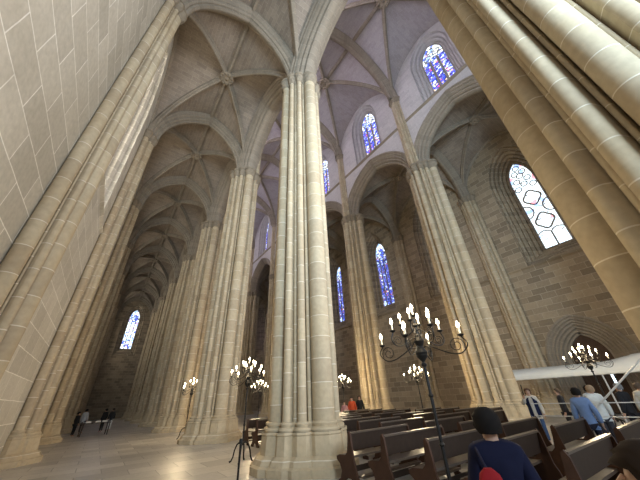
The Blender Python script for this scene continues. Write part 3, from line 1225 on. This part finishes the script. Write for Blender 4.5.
def person(loc, rz, H, label, top, legs, hair, arms='down', long_hair=False, turn=0.0, vest=None):
    """faces local +y"""
    t = thing('person', label, 'person', loc, rz)
    k = H
    J = {}

    def arm(sg, pose):
        if pose == 'down':
            return [(sg * 0.135, -0.01, 0.64), (sg * 0.14, 0.035, 0.50), (sg * 0.138, 0.05, 0.455)]
        if pose == 'up':
            return [(sg * 0.16, 0.09, 0.70), (sg * 0.10, 0.20, 0.82), (sg * 0.085, 0.225, 0.865)]
        if pose == 'fold':
            return [(sg * 0.15, 0.03, 0.66), (sg * 0.07, 0.15, 0.66), (sg * 0.03, 0.165, 0.67)]
    pl = {'down': ('down', 'down'), 'up': ('up', 'up'), 'right_up': ('down', 'up'), 'fold': ('fold', 'fold')}[arms]
    sh_z = 0.815
    armL, armR = arm(-1, pl[0]), arm(1, pl[1])

    def joints(grow, head=True, hands=True, legs_=True, torso=True):
        pts, ed = [], []

        def add(p, r, par=None):
            pts.append((tuple(c * k for c in p), tuple(q * k for q in r) if isinstance(r, tuple) else r * k))
            if par is not None:
                ed.append((par, len(pts) - 1))
            return len(pts) - 1
        g = grow
        pel = add((0, 0, 0.52), (0.088 + g, 0.062 + g))
        if torso:
            sp = add((0, 0.005, 0.62), (0.078 + g, 0.056 + g), pel)
            ch = add((0, 0, 0.73), (0.092 + g, 0.064 + g), sp)
            up = add((0, -0.008, 0.80), (0.070 + g, 0.05 + g), ch)
            for sg, a in ((-1, armL), (1, armR)):
                s = add((sg * 0.090, -0.006, sh_z - 0.012), 0.036 + g, up)
                e = add(a[0], 0.029 + g, s)
                w = add(a[1], 0.02 + g, e)
                if hands:
                    add(a[2], (0.022, 0.013), w)
            if head:
                nk = add((0, 0.0, 0.852), 0.032, up)
                jw = add((0, 0.014, 0.885), (0.037, 0.043), nk)
                md = add((0, 0.006, 0.935), (0.044, 0.054), jw)
                add((0, 0.0, 0.975), (0.034, 0.042), md)
            else:
                add((0, -0.004, 0.878), 0.043 + g * 0.5, up)
                add((0, 0, 0.455), (0.092 + g, 0.068 + g), pel)
        if legs_:
            for sg in (-1, 1):
                hp = add((sg * 0.05, 0, 0.47), 0.05 + g, pel)
                kn = add((sg * 0.055, 0.012, 0.27), 0.034 + g, hp)
                an = add((sg * 0.056, -0.005, 0.05), 0.022 + g, kn)
                if hands:
                    add((sg * 0.062, 0.075, 0.018), (0.026, 0.016), an)
        return pts, ed
    J, E_ = joints(0.0)
    me = skin_mesh(J, E_, 0)
    mb = mb_from(me)
    # fingers
    for sg, a in ((-1, armL), (1, armR)):
        w, h = Vector(a[1]) * k, Vector(a[2]) * k
        d = (h - w).normalized()
        side = Vector((0, 1, 0)) if abs(d.z) > 0.6 else Vector((0, 0, 1))
        side = (side - d * side.dot(d)).normalized()
        inn = d.cross(side) * sg
        for q in range(4):
            ln = (0.036, 0.042, 0.040, 0.031)[q] * k
            b0 = h + side * (q - 1.5) * -0.0105 * k
            mb.tube([b0, b0 + d * ln * 0.5 + inn * 0.004 * k, b0 + d * ln * 0.9 + inn * 0.016 * k], [0.0058 * k, 0.0052 * k, 0.0042 * k], 6)
        b0 = h - d * 0.012 * k + side * 0.016 * k
        mb.tube([b0, b0 + d * 0.016 * k + side * 0.012 * k, b0 + d * 0.034 * k + side * 0.012 * k + inn * 0.008 * k], [0.0068 * k, 0.006 * k, 0.0045 * k], 6)
    # nose and ears belong to the head
    mb.tube([(0, 0.050 * k, 0.945 * k), (0, 0.066 * k, 0.925 * k), (0, 0.058 * k, 0.915 * k)], [0.005 * k, 0.009 * k, 0.008 * k], 8)
    for sg in (-1, 1):
        mb.ball((sg * 0.046 * k, -0.004 * k, 0.928 * k), (0.006 * k, 0.012 * k, 0.018 * k), 8, 6)
    mb.build('body', M['skin'], t, angle=1.2)
    for sg in (-1, 1):
        mb = MB()
        mb.ball((sg * 0.019 * k, 0.053 * k, 0.938 * k), (0.006 * k, 0.004 * k, 0.0038 * k), 8, 5)
        mb.build('eye', M['eye'], t)
    mb = MB()
    mb.ball((0, 0.052 * k, 0.897 * k), (0.015 * k, 0.005 * k, 0.0045 * k), 10, 5)
    mb.build('mouth', M['lip'], t)
    J, E_ = joints(0.014, head=False, hands=False, legs_=False)
    mb_from(skin_mesh(J, E_, 0)).build('jacket' if vest is None else 'shirt', cloth(top), t, angle=1.2)
    J, E_ = joints(0.008, head=False, hands=False, torso=False)
    mb_from(skin_mesh(J, E_, 0)).build('trousers', cloth(legs), t, angle=1.2)
    if vest:
        mb = MB()
        rows = []
        for z, rx, ry in ((0.47, 0.112, 0.092), (0.56, 0.104, 0.086), (0.64, 0.102, 0.084), (0.73, 0.118, 0.092), (0.79, 0.106, 0.082), (0.83, 0.06, 0.055)):
            rows.append([(rx * k * math.cos(a * PI / 10), ry * k * math.sin(a * PI / 10), z * k) for a in range(-14, 5)])
        mb.grid(rows)
        mb.build('vest', cloth(vest), t, angle=1.2)
    mb = MB()
    rows = []
    n = 20
    for i in range(10):
        q = i / 9
        row = []
        for j in range(n):
            b2 = 2 * PI * j / n
            fr = math.sin(b2)          # +1 is the face side
            low = 0.962 if fr > 0.45 else (0.925 if fr > -0.1 else (0.80 if long_hair else 0.889))
            z = low + (1.004 - low) * math.sin(PI / 2 * q)
            dz = z - 0.940
            rad = math.sqrt(max(0.02, 1 - (dz / 0.066) ** 2)) if dz > 0 else 1 - 3.0 * dz * dz / 0.0064 * 0.10
            if i == 9:
                rad = 0.12
            wob = 1.02 + 0.06 * math.sin(j * 5.1 + i * 2.3) + 0.05 * math.sin(j * 2.7 - i * 3.9)
            row.append((0.062 * rad * wob * k * math.cos(b2), (0.068 * rad * wob * math.sin(b2) - 0.003) * k, z * k))
        rows.append(row)
    ix = mb.grid(rows, cu=True)
    mb.face(ix[-1])
    mb.build('hair', cloth(hair, 0.9), t, angle=1.3)
    return t


DK = (0.012, 0.010, 0.009)
person((2.48, 1.285, 0), -0.95, 1.475, 'person with short black hair and navy jacket seen from behind between pews and photographer', (0.008, 0.010, 0.032), (0.02, 0.02, 0.025), DK)
person((1.26, 0.235, 0), 0.15, 1.455, 'person with dark hair at the bottom right corner, cut off by the frame', (0.03, 0.03, 0.035), (0.02, 0.02, 0.02), (0.03, 0.020, 0.014), long_hair=True)
bk = thing('shoulder_bag', 'red bag hanging behind the left hip of the person in the navy jacket', 'bag', (2.48, 1.285, 0), -0.95)
mb = MB()
rows = []
for z, w, d in ((0.72, 0.07, 0.03), (0.74, 0.09, 0.06), (0.88, 0.10, 0.07), (1.04, 0.085, 0.06), (1.12, 0.06, 0.04), (1.15, 0.025, 0.02)):
    rows.append([(-0.11 + w * math.copysign(abs(math.cos(a * PI / 8)) ** 0.6, math.cos(a * PI / 8)), -0.26 + d * math.copysign(abs(math.sin(a * PI / 8)) ** 0.6, math.sin(a * PI / 8)), z) for a in range(16)])
ix = mb.grid(rows, cu=True)
mb.face(list(reversed(ix[0])))
mb.face(ix[-1])
mb.build('bag', cloth((0.30, 0.015, 0.02)), bk)
mb = MB()
mb.tube([(-0.11, -0.20, 1.13), (-0.12, -0.15, 1.17), (-0.13, -0.085, 1.22), (-0.13, 0.0, 1.255), (-0.13, 0.07, 1.2), (-0.15, 0.12, 1.05), (-0.2, 0.05, 0.9), (-0.2, -0.15, 0.85)], 0.010, 6)
mb.build('strap', cloth((0.02, 0.02, 0.04)), bk)

person((9.75, 2.56, 0), -1.35, 1.53, 'person in a light blue shirt with black hair, back turned, at the right', (0.16, 0.24, 0.42), (0.02, 0.022, 0.04), DK)
person((11.75, 2.72, 0), -1.2, 1.56, 'person in a white shirt with fair hair beside the one in blue', (0.62, 0.62, 0.58), (0.05, 0.05, 0.06), (0.30, 0.20, 0.12))
person((12.5, 2.95, 0), -1.4, 1.56, 'person in a pale grey shirt with dark hair in the queue', (0.46, 0.50, 0.52), (0.03, 0.03, 0.04), DK)
person((12.9, 2.3, 0), -0.4, 1.57, 'person in black with a grey cap of hair, facing sideways', (0.02, 0.02, 0.022), (0.02, 0.02, 0.025), (0.2, 0.19, 0.18))
person((13.5, 1.95, 0), -1.5, 1.56, 'person in a beige shirt and dark skirt near the pale brace', (0.50, 0.46, 0.38), (0.015, 0.015, 0.02), (0.10, 0.07, 0.05))
person((12.2, 1.55, 0), 0.6, 1.58, 'person in a white shirt at the right edge of the photo', (0.60, 0.60, 0.56), (0.02, 0.02, 0.025), (0.13, 0.10, 0.08))
person((13.6, 4.1, 0), 0.4, 1.5, 'person in dark clothes near the thin tent pole', (0.03, 0.028, 0.03), (0.03, 0.03, 0.035), (0.09, 0.06, 0.04))
navy = person((12.0, 4.47, 0), 1.9, 1.56, 'person in a navy vest and jeans holding a dark stick beside the large far pier', (0.55, 0.50, 0.42), (0.06, 0.10, 0.20), (0.14, 0.08, 0.05), arms='right_up', vest=(0.012, 0.016, 0.045))
t = thing('monopod', 'dark stick held up by the person in the navy vest', 'stick', (12.0, 4.47, 0), 1.9)
mb = MB()
mb.tube([(0.135, 0.34, 1.37), (0.13, 0.40, 1.44), (0.10, 0.60, 1.66)], 0.013, 8)
mb.build('tube', M['black'], t)
mb = MB()
mb.tube([(0.138, 0.32, 1.345), (0.133, 0.37, 1.405)], 0.018, 8)
mb.build('grip', M['black'], t)

person((12.35, 14.1, 0), 2.4, 1.56, 'person in an orange red jacket far behind the pews', (0.55, 0.085, 0.03), (0.03, 0.02, 0.02), DK)
person((12.98, 14.1, 0), 2.6, 1.60, 'person in black beside the orange red jacket', (0.02, 0.02, 0.02), (0.02, 0.02, 0.02), DK)
person((11.75, 14.1, 0), 2.4, 1.35, 'person in a pink top left of the orange red jacket', (0.45, 0.22, 0.20), (0.03, 0.02, 0.02), (0.08, 0.05, 0.03))

# ------------------------------------------------------------------ table with visitors at the end of the left aisle
tb = thing('table', 'dark table with papers at the far end of the left aisle', 'table', (0.25, 28.5, 0), 0.15)
mb = MB()
mb.box((0, 0, 0.76), (0.85, 0.4, 0.025))
mb.build('tabletop', M['wood'], tb, smooth=False)
for sx in (-1, 1):
    for sy in (-1, 1):
        mb = MB()
        mb.box((sx * 0.78, sy * 0.33, 0.367), (0.035, 0.035, 0.367))
        mb.build('leg', M['wood'], tb, smooth=False)
for i, (x, y) in enumerate(((-0.45, 0.02), (0.1, -0.1), (0.5, 0.08))):
    o = link('leaflet_stack', None, None, (0, 0, 0))
    bpy.data.objects.remove(o)
    mb = MB()
    mb.box((0.25 + x, 28.5 + y, 0.83), (0.15, 0.11, 0.045))
    o = mb.build('leaflet_stack', M['paper'], None, smooth=False)
    tag(o, '%s pale stack of leaflets on the far table' % ('left', 'middle', 'right')[i], 'leaflets', 'leaflets on the far table')
person((-0.60, 32.5, 0), -0.6, 1.66, 'person with white top standing left of the far table', (0.5, 0.5, 0.5), (0.02, 0.02, 0.02), DK)
person((-0.95, 29.6, 0), -1.0, 1.5, 'person in black at the left end of the far table', (0.015, 0.015, 0.015), (0.015, 0.015, 0.015), DK)
person((0.72, 32.0, 0), 0.8, 1.62, 'person in black right of the far table', (0.015, 0.015, 0.015), (0.02, 0.02, 0.02), DK)
person((1.25, 33.0, 0), 0.4, 1.62, 'person in a dark top and white trousers walking beyond the far table', (0.02, 0.02, 0.022), (0.6, 0.6, 0.58), (0.05, 0.035, 0.025))
